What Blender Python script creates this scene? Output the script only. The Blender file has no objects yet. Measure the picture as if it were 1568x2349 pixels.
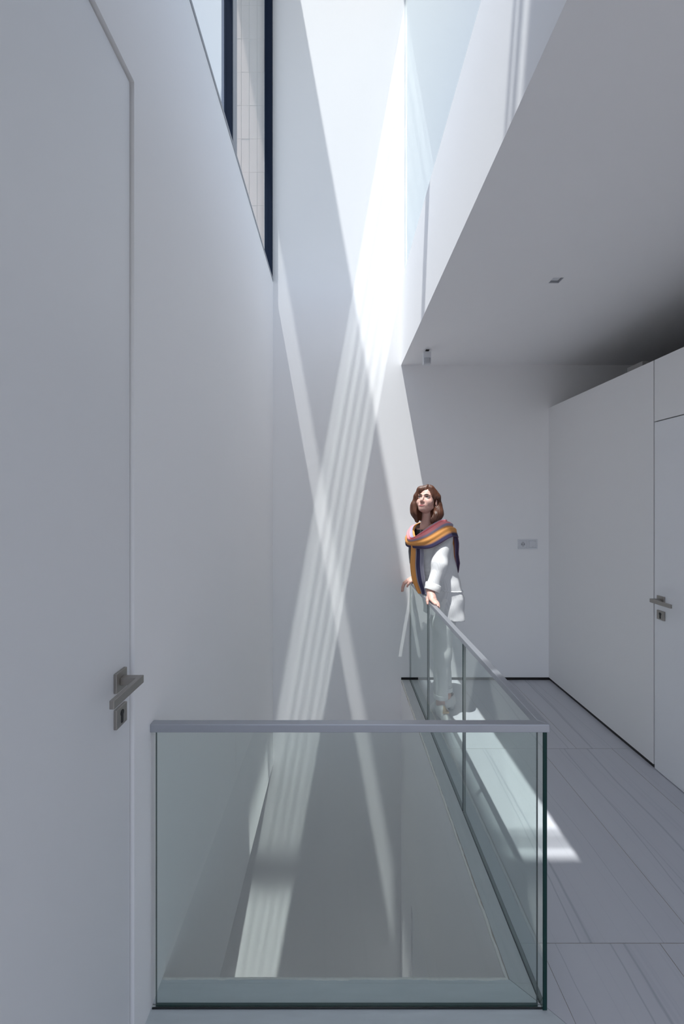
import bpy, bmesh, math, random
import numpy as np
from mathutils import Vector, Matrix

C = bpy.context.scene.collection
S = bpy.context.scene

# ------------------------------------------------------------------ camera
cam_d = bpy.data.cameras.new('camera')
cam = bpy.data.objects.new('camera', cam_d)
C.objects.link(cam)
cam.location = (0, 0, 1.565)
cam.rotation_euler = (math.pi / 2, 0, 0)
cam_d.sensor_fit = 'VERTICAL'
cam_d.sensor_height = 36.0
cam_d.sensor_width = 24.0
cam_d.lens = 930 / 2349 * 36.0          # about 14 mm on full frame
cam_d.shift_x = (784 - 776) / 2349
cam_d.shift_y = (1154 - 1174.5) / 2349
cam_d.clip_start = 0.02
S.camera = cam

# ------------------------------------------------------------------ sky, sun, exposure
W = bpy.data.worlds.new('sky')
S.world = W
W.use_nodes = True
bg = W.node_tree.nodes['Background']
sky = W.node_tree.nodes.new('ShaderNodeTexSky')
sky.sky_type = 'NISHITA'
sky.sun_disc = False
sky.sun_elevation = math.radians(74.7)
sky.sun_rotation = math.radians(221)
sky.altitude = 600
sky.air_density = 0.9
sky.dust_density = 3.5
sky.ozone_density = 0.6
hsv = W.node_tree.nodes.new('ShaderNodeHueSaturation')
hsv.inputs['Saturation'].default_value = 0.62          # hazy sky
W.node_tree.links.new(sky.outputs[0], hsv.inputs['Color'])
W.node_tree.links.new(hsv.outputs[0], bg.inputs[0])
bg.inputs[1].default_value = 0.225

SUN = Vector((0.18, 0.205, -1.0)).normalized()
sd = bpy.data.lights.new('sun', 'SUN')
sd.energy = 6.8
sd.angle = math.radians(0.55)
sd.color = (1.0, 0.98, 0.95)
sun = bpy.data.objects.new('sun', sd)
C.objects.link(sun)
sun.rotation_euler = SUN.to_track_quat('-Z', 'Y').to_euler()

# sunlight that the clerestory glass throws back into the stairwell
REFL = Vector((-0.18, 0.205, -1.0)).normalized()


def beam(name, x0, x1, y0, y1, z, irradiance):
    d = bpy.data.lights.new(name, 'AREA')
    d.shape = 'RECTANGLE'
    zax = -REFL
    xax = (Vector((1, 0, 0)) - zax * zax.x).normalized()
    yax = zax.cross(xax)
    d.size = (x1 - x0) * xax.x
    d.size_y = (y1 - y0) * yax.y
    d.spread = math.radians(0.6)
    d.energy = irradiance * d.size * d.size_y
    d.color = (1.0, 0.99, 0.98)
    o = bpy.data.objects.new(name, d)
    C.objects.link(o)
    o.matrix_world = Matrix.Translation(((x0 + x1) / 2, (y0 + y1) / 2, z)) @ \
        Matrix((xax, yax, zax)).transposed().to_4x4()
    return o


# slightly wavy glass: the reflection falls apart into soft stripes
STRIPES = [0.90, 0.95, 1.25, 0.55, 1.30, 0.60, 1.25, 0.55, 1.30, 0.65, 1.15, 0.85]
for k, w in enumerate(STRIPES):
    xa = 0.648 + (1.106 - 0.648) * k / len(STRIPES)
    xb = 0.648 + (1.106 - 0.648) * (k + 1) / len(STRIPES)
    beam('reflected_sun', xa, xb, 1.965, 3.50, 6.4, 7.3 * w)
    beam('reflected_sun', xa, xb, 1.20, 1.895, 6.4, 14.5 * w)

# and the small gleam thrown back by the end of the railing glass
beam('reflected_sun', 0.641, 0.669, 3.46, 3.575, 0.84, 6.0)

S.view_settings.view_transform = 'Standard'
S.view_settings.look = 'None'
S.view_settings.gamma = 1.0
S.view_settings.use_curve_mapping = False
S.view_settings.exposure = 0.35
S.cycles.max_bounces = 16
S.cycles.diffuse_bounces = 10
S.cycles.glossy_bounces = 6
S.cycles.transparent_max_bounces = 24
S.cycles.sample_clamp_indirect = 6.0
S.cycles.use_denoising = True
S.cycles.adaptive_threshold = 0.02


# ------------------------------------------------------------------ materials
def new_mat(name, color=(0.8, 0.8, 0.8), rough=0.6, metal=0.0):
    m = bpy.data.materials.new(name)
    m.use_nodes = True
    p = m.node_tree.nodes['Principled BSDF']
    p.inputs['Base Color'].default_value = (*color, 1)
    p.inputs['Roughness'].default_value = rough
    p.inputs['Metallic'].default_value = metal
    return m


def node(m, t, **kw):
    n = m.node_tree.nodes.new(t)
    for k, v in kw.items():
        setattr(n, k, v)
    return n


def link(m, a, b):
    m.node_tree.links.new(a, b)


def bsdf(m):
    return m.node_tree.nodes['Principled BSDF']


def add_noise(m, scale=(8, 8, 8), amount=0.03, bump=0.0, base=None, nscale=1.0, detail=4):
    """gentle mottling of the colour and a little relief"""
    p = bsdf(m)
    tc = node(m, 'ShaderNodeTexCoord')
    mp = node(m, 'ShaderNodeMapping')
    mp.inputs['Scale'].default_value = scale
    link(m, tc.outputs['Object'], mp.inputs[0])
    n = node(m, 'ShaderNodeTexNoise')
    n.inputs['Scale'].default_value = nscale
    n.inputs['Detail'].default_value = detail
    link(m, mp.outputs[0], n.inputs['Vector'])
    c = Vector(p.inputs['Base Color'].default_value[:3])
    r = node(m, 'ShaderNodeMix', data_type='RGBA')
    r.inputs[6].default_value = (*(c * (1 - amount)), 1)
    r.inputs[7].default_value = (*[min(1, v * (1 + amount)) for v in c], 1)
    link(m, n.outputs[0], r.inputs[0])
    link(m, r.outputs[2], p.inputs['Base Color'])
    if bump:
        b = node(m, 'ShaderNodeBump')
        b.inputs['Strength'].default_value = bump
        b.inputs['Distance'].default_value = 0.01
        link(m, n.outputs[0], b.inputs['Height'])
        link(m, b.outputs[0], p.inputs['Normal'])
    return m


M = {}
M['plaster'] = add_noise(new_mat('plaster', (0.905, 0.90, 0.905), 0.75), (1.5, 1.5, 1.2), 0.015, 0.04)
M['panel'] = add_noise(new_mat('panel', (0.80, 0.795, 0.79), 0.5), (1, 1, 1), 0.01)
M['door_white'] = add_noise(new_mat('door_white', (0.80, 0.805, 0.82), 0.42), (1, 1, 1), 0.01)
M['recess_shade'] = new_mat('recess_shade', (0.10, 0.10, 0.095), 0.8)  # shade of the recess behind the partition, put into the surface colour
M['base_dark'] = new_mat('base_dark', (0.012, 0.011, 0.010), 0.35)
M['box_grey'] = new_mat('box_grey', (0.30, 0.29, 0.28), 0.8)
M['jamb'] = new_mat('jamb', (0.36, 0.355, 0.33), 0.7)
M['terrace'] = add_noise(new_mat('terrace', (0.55, 0.55, 0.54), 0.9), (30, 30, 30), 0.15)
M['outside'] = new_mat('outside', (0.6, 0.6, 0.6), 0.9)
M['ground_dark'] = new_mat('ground_dark', (0.06, 0.06, 0.06), 0.9)
M['alu'] = add_noise(new_mat('alu', (0.42, 0.44, 0.48), 0.42, 0.7), (2, 60, 60), 0.05)
M['steel'] = add_noise(new_mat('steel', (0.36, 0.34, 0.315), 0.38, 0.85), (60, 4, 60), 0.08)
M['frame'] = new_mat('frame', (0.016, 0.024, 0.045), 0.8)
bsdf(M['frame']).inputs['Specular IOR Level'].default_value = 0.03
M['frame_grey'] = new_mat('frame_grey', (0.30, 0.31, 0.34), 0.5)
M['black'] = new_mat('black', (0.008, 0.008, 0.009), 0.5)
M['seal'] = new_mat('seal', (0.012, 0.014, 0.016), 0.3)
M['plastic'] = new_mat('plastic', (0.72, 0.73, 0.76), 0.35)
M['plastic_grey'] = new_mat('plastic_grey', (0.5, 0.51, 0.54), 0.4)
M['bead'] = add_noise(new_mat('bead', (0.66, 0.65, 0.62), 0.8), (40, 40, 40), 0.12, 0.4)
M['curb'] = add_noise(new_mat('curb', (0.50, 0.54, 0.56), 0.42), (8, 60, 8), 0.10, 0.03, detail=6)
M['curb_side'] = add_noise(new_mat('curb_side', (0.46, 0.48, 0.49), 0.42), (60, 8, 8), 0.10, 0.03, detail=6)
M['brick'] = add_noise(new_mat('brick', (0.60, 0.475, 0.44), 0.8), (30, 30, 12), 0.06, 0.1)
M['mortar'] = new_mat('mortar', (0.40, 0.35, 0.31), 0.9)
M['glass_edge'] = new_mat('glass_edge', (0.003, 0.030, 0.026), 0.35)
bsdf(M['glass_edge']).inputs['Specular IOR Level'].default_value = 0.25
M['glass_mid'] = new_mat('glass_mid', (0.03, 0.12, 0.11), 0.2)


def glass(name, tint, ior=1.5):
    m = bpy.data.materials.new(name)
    m.use_nodes = True
    nt = m.node_tree
    nt.nodes.remove(nt.nodes['Principled BSDF'])
    out = nt.nodes['Material Output']
    t = node(m, 'ShaderNodeBsdfTransparent')
    t.inputs[0].default_value = (*tint, 1)
    g = node(m, 'ShaderNodeBsdfGlossy')
    g.inputs['Roughness'].default_value = 0.0
    g.inputs['Color'].default_value = (0.95, 1, 0.99, 1)
    f = node(m, 'ShaderNodeFresnel')
    f.inputs['IOR'].default_value = ior
    # both faces of the pane reflect; the whole of it is carried by the outer face: 2R / (1 + R)
    ge = node(m, 'ShaderNodeNewGeometry')
    p1 = node(m, 'ShaderNodeMath', operation='ADD')
    p1.inputs[1].default_value = 1.0
    link(m, f.outputs[0], p1.inputs[0])
    dv = node(m, 'ShaderNodeMath', operation='DIVIDE')
    link(m, f.outputs[0], dv.inputs[0])
    link(m, p1.outputs[0], dv.inputs[1])
    fr = node(m, 'ShaderNodeMath', operation='SUBTRACT')
    fr.inputs[0].default_value = 1.0
    link(m, ge.outputs['Backfacing'], fr.inputs[1])
    f2 = node(m, 'ShaderNodeMath', operation='MULTIPLY')
    link(m, fr.outputs[0], f2.inputs[1])
    f3 = node(m, 'ShaderNodeMath', operation='MULTIPLY')
    f3.inputs[1].default_value = 2.0
    link(m, dv.outputs[0], f3.inputs[0])
    link(m, f3.outputs[0], f2.inputs[0])
    mx = node(m, 'ShaderNodeMixShader')
    link(m, f2.outputs[0], mx.inputs[0])
    link(m, t.outputs[0], mx.inputs[1])
    link(m, g.outputs[0], mx.inputs[2])
    link(m, mx.outputs[0], out.inputs['Surface'])
    return m


M['glass'] = glass('rail_glass', (0.90, 0.932, 0.922))
M['pane'] = glass('window_pane', (0.85, 0.868, 0.875))
M['pane_clear'] = glass('clerestory_pane', (0.85, 0.872, 0.868))


def marble_mat():
    m = new_mat('floor_marble', (0.5, 0.51, 0.55), 0.28)
    p = bsdf(m)
    tc = node(m, 'ShaderNodeTexCoord')
    oi = node(m, 'ShaderNodeObjectInfo')
    vm = node(m, 'ShaderNodeVectorMath', operation='MULTIPLY_ADD')
    cmb = node(m, 'ShaderNodeCombineXYZ')
    link(m, oi.outputs['Random'], cmb.inputs[0])
    link(m, oi.outputs['Random'], cmb.inputs[1])
    vm.inputs[1].default_value = (7.3, 3.1, 0)
    link(m, cmb.outputs[0], vm.inputs[0])
    link(m, tc.outputs['Object'], vm.inputs[2])

    def streak(sx, sy, lo, hi, detail, dist=0.0):
        mp = node(m, 'ShaderNodeMapping')
        mp.inputs['Scale'].default_value = (sx, sy, 1)
        mp.inputs['Rotation'].default_value = (0, 0, 0.05)
        link(m, vm.outputs[0], mp.inputs[0])
        n = node(m, 'ShaderNodeTexNoise')
        n.inputs['Scale'].default_value = 1
        n.inputs['Detail'].default_value = detail
        n.inputs['Distortion'].default_value = dist
        link(m, mp.outputs[0], n.inputs['Vector'])
        s = node(m, 'ShaderNodeMath', operation='SUBTRACT')
        s.inputs[1].default_value = 0.5
        link(m, n.outputs[0], s.inputs[0])
        a = node(m, 'ShaderNodeMath', operation='ABSOLUTE')
        link(m, s.outputs[0], a.inputs[0])
        r = node(m, 'ShaderNodeMapRange')
        r.inputs[1].default_value = lo
        r.inputs[2].default_value = hi
        r.inputs[3].default_value = 1
        r.inputs[4].default_value = 0
        link(m, a.outputs[0], r.inputs[0])
        return r.outputs[0]
    sx = node(m, 'ShaderNodeSeparateXYZ')
    link(m, tc.outputs['Object'], sx.inputs[0])

    def mth(op, a, b=None, c=None):
        n = node(m, 'ShaderNodeMath', operation=op)
        for i, v in enumerate((a, b, c)):
            if v is None:
                continue
            if isinstance(v, (int, float)):
                n.inputs[i].default_value = v
            else:
                link(m, v, n.inputs[i])
        return n.outputs[0]
    wob = node(m, 'ShaderNodeTexNoise')
    wob.inputs['Scale'].default_value = 1.6
    wob.inputs['Detail'].default_value = 3
    link(m, vm.outputs[0], wob.inputs['Vector'])
    v1 = None
    for kj, wj, lean in ((3.7, 0.0045, -0.05), (8.3, 0.0080, -0.03), (17.9, 0.0025, 0.03)):
        a = mth('MULTIPLY', mth('SUBTRACT', mth('FRACT', mth('MULTIPLY', oi.outputs['Random'], kj)), 0.5), 0.46)
        x = mth('SUBTRACT', mth('MULTIPLY_ADD', sx.outputs[1], lean, sx.outputs[0]), a)
        x = mth('ABSOLUTE', mth('MULTIPLY_ADD', mth('SUBTRACT', wob.outputs[0], 0.5), 0.05, x))
        r = node(m, 'ShaderNodeMapRange')
        r.inputs[1].default_value = 0
        r.inputs[2].default_value = wj
        r.inputs[3].default_value = 1
        r.inputs[4].default_value = 0
        link(m, x, r.inputs[0])
        v1 = r.outputs[0] if v1 is None else mth('MAXIMUM', v1, r.outputs[0])
    v2 = streak(9.0, 0.07, 0.0, 0.012, 3)
    cl = node(m, 'ShaderNodeTexNoise')
    mp = node(m, 'ShaderNodeMapping')
    mp.inputs['Scale'].default_value = (5, 0.8, 1)
    link(m, vm.outputs[0], mp.inputs[0])
    link(m, mp.outputs[0], cl.inputs['Vector'])
    cl.inputs['Scale'].default_value = 1
    a = node(m, 'ShaderNodeMix', data_type='RGBA')
    a.inputs[6].default_value = (0.47, 0.475, 0.515, 1)
    a.inputs[7].default_value = (0.53, 0.54, 0.575, 1)
    link(m, cl.outputs[0], a.inputs[0])
    b = node(m, 'ShaderNodeMix', data_type='RGBA')
    b.inputs[7].default_value = (0.36, 0.38, 0.43, 1)
    k = node(m, 'ShaderNodeMath', operation='MULTIPLY')
    k.inputs[1].default_value = 0.22
    link(m, v2, k.inputs[0])
    link(m, k.outputs[0], b.inputs[0])
    link(m, a.outputs[2], b.inputs[6])
    c = node(m, 'ShaderNodeMix', data_type='RGBA')
    c.inputs[7].default_value = (0.22, 0.24, 0.285, 1)
    k2 = node(m, 'ShaderNodeMath', operation='MULTIPLY')
    k2.inputs[1].default_value = 0.5
    link(m, v1, k2.inputs[0])
    link(m, k2.outputs[0], c.inputs[0])
    link(m, b.outputs[2], c.inputs[6])
    link(m, c.outputs[2], p.inputs['Base Color'])
    return m


M['marble'] = marble_mat()


# ------------------------------------------------------------------ mesh helpers
def add_box(bm, x0, x1, y0, y1, z0, z1, mi=0):
    v = [bm.verts.new(p) for p in ((x0, y0, z0), (x1, y0, z0), (x1, y1, z0), (x0, y1, z0),
                                   (x0, y0, z1), (x1, y0, z1), (x1, y1, z1), (x0, y1, z1))]
    for f in ((3, 2, 1, 0), (4, 5, 6, 7), (0, 1, 5, 4), (1, 2, 6, 5), (2, 3, 7, 6), (3, 0, 4, 7)):
        bm.faces.new([v[i] for i in f]).material_index = mi


def add_prism(bm, poly, z0, z1):
    """poly counter-clockwise in XY"""
    lo = [bm.verts.new((x, y, z0)) for x, y in poly]
    hi = [bm.verts.new((x, y, z1)) for x, y in poly]
    bm.faces.new(lo[::-1])
    bm.faces.new(hi)
    n = len(poly)
    for i in range(n):
        bm.faces.new((lo[i], lo[(i + 1) % n], hi[(i + 1) % n], hi[i]))


def obj(name, bm, mats, parent=None, bevel=0.0, smooth=False, origin=None):
    if origin is not None:
        bmesh.ops.translate(bm, verts=bm.verts, vec=-Vector(origin))
    me = bpy.data.meshes.new(name)
    bm.normal_update()
    bm.to_mesh(me)
    bm.free()
    for m in (mats if isinstance(mats, (list, tuple)) else [mats]):
        me.materials.append(m)
    if smooth:
        me.polygons.foreach_set('use_smooth', [True] * len(me.polygons))
    o = bpy.data.objects.new(name, me)
    C.objects.link(o)
    if origin is not None:
        o.location = origin
    if parent:
        o.parent = parent
        o.matrix_parent_inverse = Matrix.Translation(parent.location).inverted()
    if bevel:
        b = o.modifiers.new('edge', 'BEVEL')
        b.width = bevel
        b.segments = 2
        b.limit_method = 'ANGLE'
    return o


def boxes(name, lst, mats, parent=None, bevel=0.0):
    bm = bmesh.new()
    for b in lst:
        add_box(bm, *b)
    return obj(name, bm, mats, parent, bevel)


def empty(name, loc):
    o = bpy.data.objects.new(name, None)
    C.objects.link(o)
    o.location = loc
    o.empty_display_size = 0.1
    return o


def struct(o, label=None):
    o['kind'] = 'structure'
    if label:
        o['label'] = label
    return o


def tag(o, label, cat, group=None):
    o['label'] = label
    o['category'] = cat
    if group:
        o['group'] = group
    return o


# ------------------------------------------------------------------ main dimensions
XL = -0.58          # stairwell face of the left wall
YB = 3.59           # back wall
XS = 0.554          # edge of the ceiling slab and of the stairwell opening
XG = 0.587          # clerestory glass above the slab
XR = 1.86           # partition on the right
ZC = 2.787          # ceiling
ZT = 3.519          # top of the slab
ZR = 7.376          # top of the roof
YN = 0.27           # near end of the light well
YV = 1.3365         # near edge of the stairwell opening
YH = -1.0           # wall behind the camera

# ------------------------------------------------------------------ structure
struct(boxes('wall_back', [(-3.4, -0.66, YB, YB + 0.2, -3.1, -0.5),
                           (-0.66, XG + 0.02, YB, YB + 0.2, -3.1, ZR),
                           (XG + 0.02, 2.9, YB, YB + 0.2, -3.1, ZT)], M['plaster']),
       'tall white plaster back wall of the stairwell crossed by beams of sunlight')

struct(boxes('wall_left', [
    (XL - 0.12, XL, 1.152, YB, -0.748, 3.53),
    (XL - 0.12, XL, YH, 0.20, -0.3, 3.53),
    (XL - 0.12, XL, 0.20, 1.152, 2.762, 3.53),
    (XL - 0.12, XL, 0.20, 1.152, -0.748, 0.0),
    (XL - 0.12, XL, YN - 0.6, 1.03, 3.53, 7.26),
    (XL - 0.12, XL, YN, YB, 7.1, 7.26)], M['plaster']),
    'white plaster wall on the left below the high window')
struct(boxes('wall_lower_left', [(-3.4, -3.3, -1, YB, -3.1, -0.98), (-3.4, -3.3, -1, YB, -0.75, -0.5),  # gap between these two boxes is added to let daylight in below
                                 (-3.3, XL - 0.12, -1, YB, -0.7475, -0.5)], M['plaster']),
       'wall and soffit of the lower floor to the left, with an added daylight slot')
struct(boxes('wall_lower_right', [(XS, XS + 0.15, 3.10, YB, -3.1, -0.02),
                                  (XS, XS + 0.15, -1, 3.10, -1.51, -0.02),
                                  (XS + 0.012, XS + 0.15, -1, 3.10, -3.1, -1.51),
                                  (-3.4, XS + 0.15, -1.1, -1.0, -3.1, -0.3)], M['plaster']),
       'white wall of the stairwell below the landing')
struct(boxes('ground', [(-60, 60, -60, 60, -3.5, -3.3)], M['ground_dark']), 'dark ground outside the building')  # unseen, made dark so little light bounces up to the ceiling
struct(boxes('floor_lower', [(-3.4, XS + 0.15, -1.1, YB, -3.2, -3.1)], M['plaster']), 'floor of the lower level')
struct(boxes('floor', [(XL - 0.12, 2.9, YH - 0.1, YV - 0.002, -0.3, -0.0018),
                       (XS + 0.002, 2.9, YV - 0.002, YB, -0.3, -0.0018)], M['mortar']),
       'pale veined marble floor of the landing')
floor = bpy.data.objects['floor']

# ceiling with a square hole for the downlight
HX, HY, HS = 1.194, 2.226, 0.0285
struct(boxes('ceiling', [
    (XS, HX - HS, YH, YB, ZC, ZT), (HX + HS, 2.9, YH, YB, ZC, ZT),
    (HX - HS, HX + HS, YH, HY - HS, ZC, ZT), (HX - HS, HX + HS, HY + HS, YB, ZC, ZT),
    (HX - HS, HX + HS, HY - HS, HY + HS, ZC + 0.09, ZT),
    (XL - 0.12, XS, YH, YN - 0.05, ZC, ZT)], M['plaster']),
    'flat white ceiling slab over the landing with its deep white edge')
struct(boxes('wall_upper_front', [(XL - 0.12, XG + 0.1, YN - 0.25, YN - 0.05, ZC + 0.02, ZT + 0.1), (XL - 0.12, XG + 0.1, YN - 0.25, YN - 0.05, 7.2, ZR)], M['plaster']),  # middle left open to add sky light to the well
       'near end wall of the light well, opened to add sky light')
struct(boxes('wall_upper_right', [(XG, XG + 0.012, YN - 0.05, YB, 6.05, ZR)], M['plaster']),
       'white beam above the clerestory glass')
struct(boxes('roof_overhang', [(-1.13, XL, -3.5, 7, 7.26, ZR)], M['plaster']), 'flat roof edge beyond the left window')
struct(boxes('roof_bar', [(XL, XG, 1.693, 1.793, 7.25, 7.35), (XL, XG, 0.406, 0.426, 7.3, 7.35),
                          (XL, XG, 0.346, 0.374, 7.3, 7.35), (XL, XG + 0.4, -0.7, 0.29, 7.3, 7.35),
                          (0.345, XG + 0.05, 0.29, YB, 7.3, 7.35), (XL, 0.345, 3.42, YB, 7.3, 7.35)], M['plaster']),  # unseen solid roof strips, added to cut sky light at the top
       'cross bars of the skylight, with solid roof strips added to cut sky light')
struct(boxes('wall_behind', [(XL - 0.12, -0.55, YH - 0.1, YH, -0.3, ZT), (2.74, 2.9, YH - 0.1, YH, -0.3, ZT),
                             (-0.55, 2.74, YH - 0.1, YH, -0.3, 0.1), (-0.55, 2.74, YH - 0.1, YH, 2.78, ZT)], M['plaster']), 'wall behind the viewer with a wide opening added for daylight')  # unseen opening, added so sky light fills the landing from behind
struct(boxes('wall_outer_right', [(2.75, 2.9, YH, YB, -0.3, ZC)], M['recess_shade']), 'wall beyond the partition')

# right hand partition: tall panels with shadow gaps around the door
DY0, DY1, DZ = 1.50, 2.392, 2.04
wr = struct(boxes('wall_right', [(XR, XR + 0.1, DY1 + 0.004, YB, 0.022, 2.407)], M['panel']),
            'pale partition wall on the right standing short of the ceiling')
struct(boxes('wall_right_panel', [(XR, XR + 0.1, DY0 - 0.004, DY1 - 0.004, DZ + 0.006, 2.407),
                                  (XR, XR + 0.1, YH, DY0 - 0.012, 0.0, 2.407)], M['panel']),
       'panel above the right hand door')
struct(boxes('trim_1', [(XR + 0.02, XR + 0.09, DY0 - 0.02, DY1 + 0.02, 0.0, 2.40),
                        (XR + 0.006, XR + 0.1, DY1 + 0.004, YB, 0.0, 0.022)], M['base_dark']),
       'dark shadow gap and recessed black base of the partition')
struct(boxes('baseboard_back', [(XS, XR + 0.01, YB - 0.003, YB, -0.005, 0.022)], M['base_dark']),
       'thin black base strip along the back wall')

# ------------------------------------------------------------------ floor tiles (parts of the floor)
random.seed(4)
XB = 0.712


def tile(x0, x1, y0, y1):
    g = 0.0014
    bm = bmesh.new()
    add_box(bm, x0 + g, x1 - g, y0 + g, y1 - g, -0.012, random.uniform(-0.0006, 0.0))
    o = obj('tile', bm, M['marble'], floor, origin=((x0 + x1) / 2, (y0 + y1) / 2, 0))
    return o


rows = [(2.585, YB, [XB, 1.06, 1.517, 1.974]), (1.442, 2.585, [XB, 1.284, 1.741, 2.198]),
        (0.30, 1.442, [XB, 1.141, 1.598, 2.055]), (-0.84, 0.30, [XB, 0.95, 1.4, 1.86])]
for y0, y1, xs in rows:
    xs = [x for x in xs if x < XR + 0.01] + [XR + 0.012]
    for a, b in zip(xs[:-1], xs[1:]):
        if b - a > 0.02:
            tile(a, b, y0, y1)
for a, b in ((-0.58, 0.30), (0.30, XB)):
    tile(a, b, -0.84, 0.30)
    tile(a, b, 0.30, 1.19)
# border strips outside the glass, mitred at the corner
bm = bmesh.new()
add_prism(bm, [(XL, 1.1915), (0.7105, 1.1915), (0.6375, 1.2645), (XL, 1.2645)], -0.012, 0.0)
obj('border_strip', bm, M['curb'], floor)
for y0, y1 in ((None, 1.442), (1.442, 2.585), (2.585, YB)):
    bm = bmesh.new()
    if y0 is None:
        add_prism(bm, [(0.7115, 1.1925), (0.7115, y1 - .001), (0.6385, y1 - .001), (0.6385, 1.2655)], -0.012, 0.0)
    else:
        add_prism(bm, [(0.7115, y0), (0.7115, y1 - .001), (0.6385, y1 - .001), (0.6385, y0)], -0.012, 0.0)
    obj('border_strip', bm, M['marble'], floor)

# curbs of the stairwell opening
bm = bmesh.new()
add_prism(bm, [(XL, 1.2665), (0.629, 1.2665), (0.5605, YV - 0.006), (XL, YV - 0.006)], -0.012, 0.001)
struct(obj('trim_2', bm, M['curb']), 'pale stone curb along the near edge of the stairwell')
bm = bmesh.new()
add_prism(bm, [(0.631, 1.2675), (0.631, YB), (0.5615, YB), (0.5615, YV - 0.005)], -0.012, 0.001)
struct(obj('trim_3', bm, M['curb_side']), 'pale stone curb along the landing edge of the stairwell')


def bead(pts, r, n_per_m=90, seed=1):
    rnd = random.Random(seed)
    path = []
    for a, b in zip(pts[:-1], pts[1:]):
        a, b = Vector(a), Vector(b)
        n = max(2, int((b - a).length * n_per_m))
        path += [a.lerp(b, i / n) for i in range(n)]
    path.append(Vector(pts[-1]))
    bm = bmesh.new()
    rings = []
    w = 0.0
    for i, p in enumerate(path):
        t = (path[min(i + 1, len(path) - 1)] - path[max(i - 1, 0)]).normalized()
        s = t.cross(Vector((0, 0, 1))).normalized()
        w = 0.75 * w + rnd.uniform(-0.35, 0.35)
        rr = r * (1 + 0.7 * w * 0.5)
        off = s * r * 0.5 * w
        rings.append([bm.verts.new(p + off + s * rr * math.cos(k * math.pi / 3) + Vector((0, 0, 0.8 * rr * math.sin(k * math.pi / 3)))) for k in range(6)])
    for a, b in zip(rings[:-1], rings[1:]):
        for k in range(6):
            bm.faces.new((a[k], a[(k + 1) % 6], b[(k + 1) % 6], b[k]))
    bm.faces.new(rings[0][::-1])
    bm.faces.new(rings[-1])
    return bm


struct(obj('trim_4', bead([(XL, YV - 0.003, -0.003), (XS, YV - 0.003, -0.003), (XS + 0.005, YB, -0.003)], 0.0065), M['bead'], smooth=True),
       'lumpy white plaster bead along the edge of the stairwell')

# ------------------------------------------------------------------ glass railing
rail = empty('glass_railing', (0.636, 1.261, 0))
tag(rail, 'frameless glass railing with a square aluminium handrail around the stairwell', 'railing')


def glass_panel(x0, x1, y0, y1, z0, z1, axis):
    bm = bmesh.new()
    add_box(bm, x0, x1, y0, y1, z0, z1)
    bm.normal_update()
    for f in bm.faces:
        n = f.normal
        if abs(n[axis]) < 0.5:
            f.material_index = 1
    return obj('glass_panel', bm, [M['glass'], M['glass_edge']], rail)


glass_panel(XL + 0.014, 0.617, 1.256, 1.266, 0.005, 0.870, 1)
for y0, y1 in ((1.250, 2.046), (2.058, 2.863), (2.875, YB - 0.004)):
    p = glass_panel(0.629, 0.6425, y0, y1, 0.001, 0.870, 0)
    bm = bmesh.new()
    add_box(bm, 0.6354, 0.6362, y0 - 0.0006, y0 + 0.0008, 0.002, 0.868)
    o = obj('interlayer', bm, M['glass_mid'], p)
    o.matrix_parent_inverse = Matrix.Identity(4)
    o.location = (0, 0, 0)
bm = bmesh.new()
add_prism(bm, [(XL, 1.247), (0.650, 1.247), (0.622, 1.275), (XL, 1.275)], 0.8585, 0.8836)
obj('handrail', bm, M['alu'], rail, bevel=0.0022)
bm = bmesh.new()
add_prism(bm, [(0.6505, 1.2475), (0.6505, YB), (0.6225, YB), (0.6225, 1.2755)], 0.8585, 0.8836)
obj('handrail', bm, M['alu'], rail, bevel=0.0022)
boxes('bottom_seal', [(XL + 0.004, 0.629, 1.2530, 1.2552, 0.0, 0.0045)], M['seal'], rail)
boxes('bottom_seal', [(0.6272, 0.6288, 1.27, YB, 0.0, 0.003), (0.6428, 0.6444, 1.27, YB, 0.0, 0.003)], M['seal'], rail)

# ------------------------------------------------------------------ windows
w1 = struct(empty('window_1', (XL, 3.58, 3.53)), 'tall dark framed window high in the left wall')
boxes('frame', [(XL - 0.065, XL - 0.002, 3.535, YB - 0.002, 3.53, 7.1), (XL - 0.065, XL - 0.002, 1.03, 1.09, 3.53, 7.1),
                (XL - 0.065, XL - 0.002, 1.09, 3.535, 7.04, 7.1)], M['frame'], w1, 0.002)
boxes('sill', [(XL - 0.065, XL + 0.003, 1.09, YB - 0.004, 3.522, 3.545)], M['frame_grey'], w1, 0.002)
boxes('mullion', [(XL - 0.048, XL - 0.006, 2.225, 2.245, 3.53, 7.1)], M['frame'], w1)
boxes('mullion', [(XL - 0.046, XL - 0.003, 2.245, 2.33, 3.53, 7.1)], M['frame_grey'], w1)
boxes('pane', [(XL - 0.040, XL - 0.034, 1.09, 2.225, 3.54, 7.05)], M['pane'], w1)
boxes('pane', [(XL - 0.040, XL - 0.034, 2.33, 3.535, 3.54, 7.05)], M['pane'], w1)

w2 = struct(empty('window_2', (XG, 2.0, ZT)), 'high glass pane above the slab edge mirroring the back wall')
boxes('pane', [(XG, XG + 0.008, YN, YB - 0.004, ZT + 0.001, 6.06)], M['pane_clear'], w2)
boxes('silicone_joint', [(XG - 0.004, XG, YB - 0.006, YB, ZT, 6.05)], M['plastic'], w2)

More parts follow.
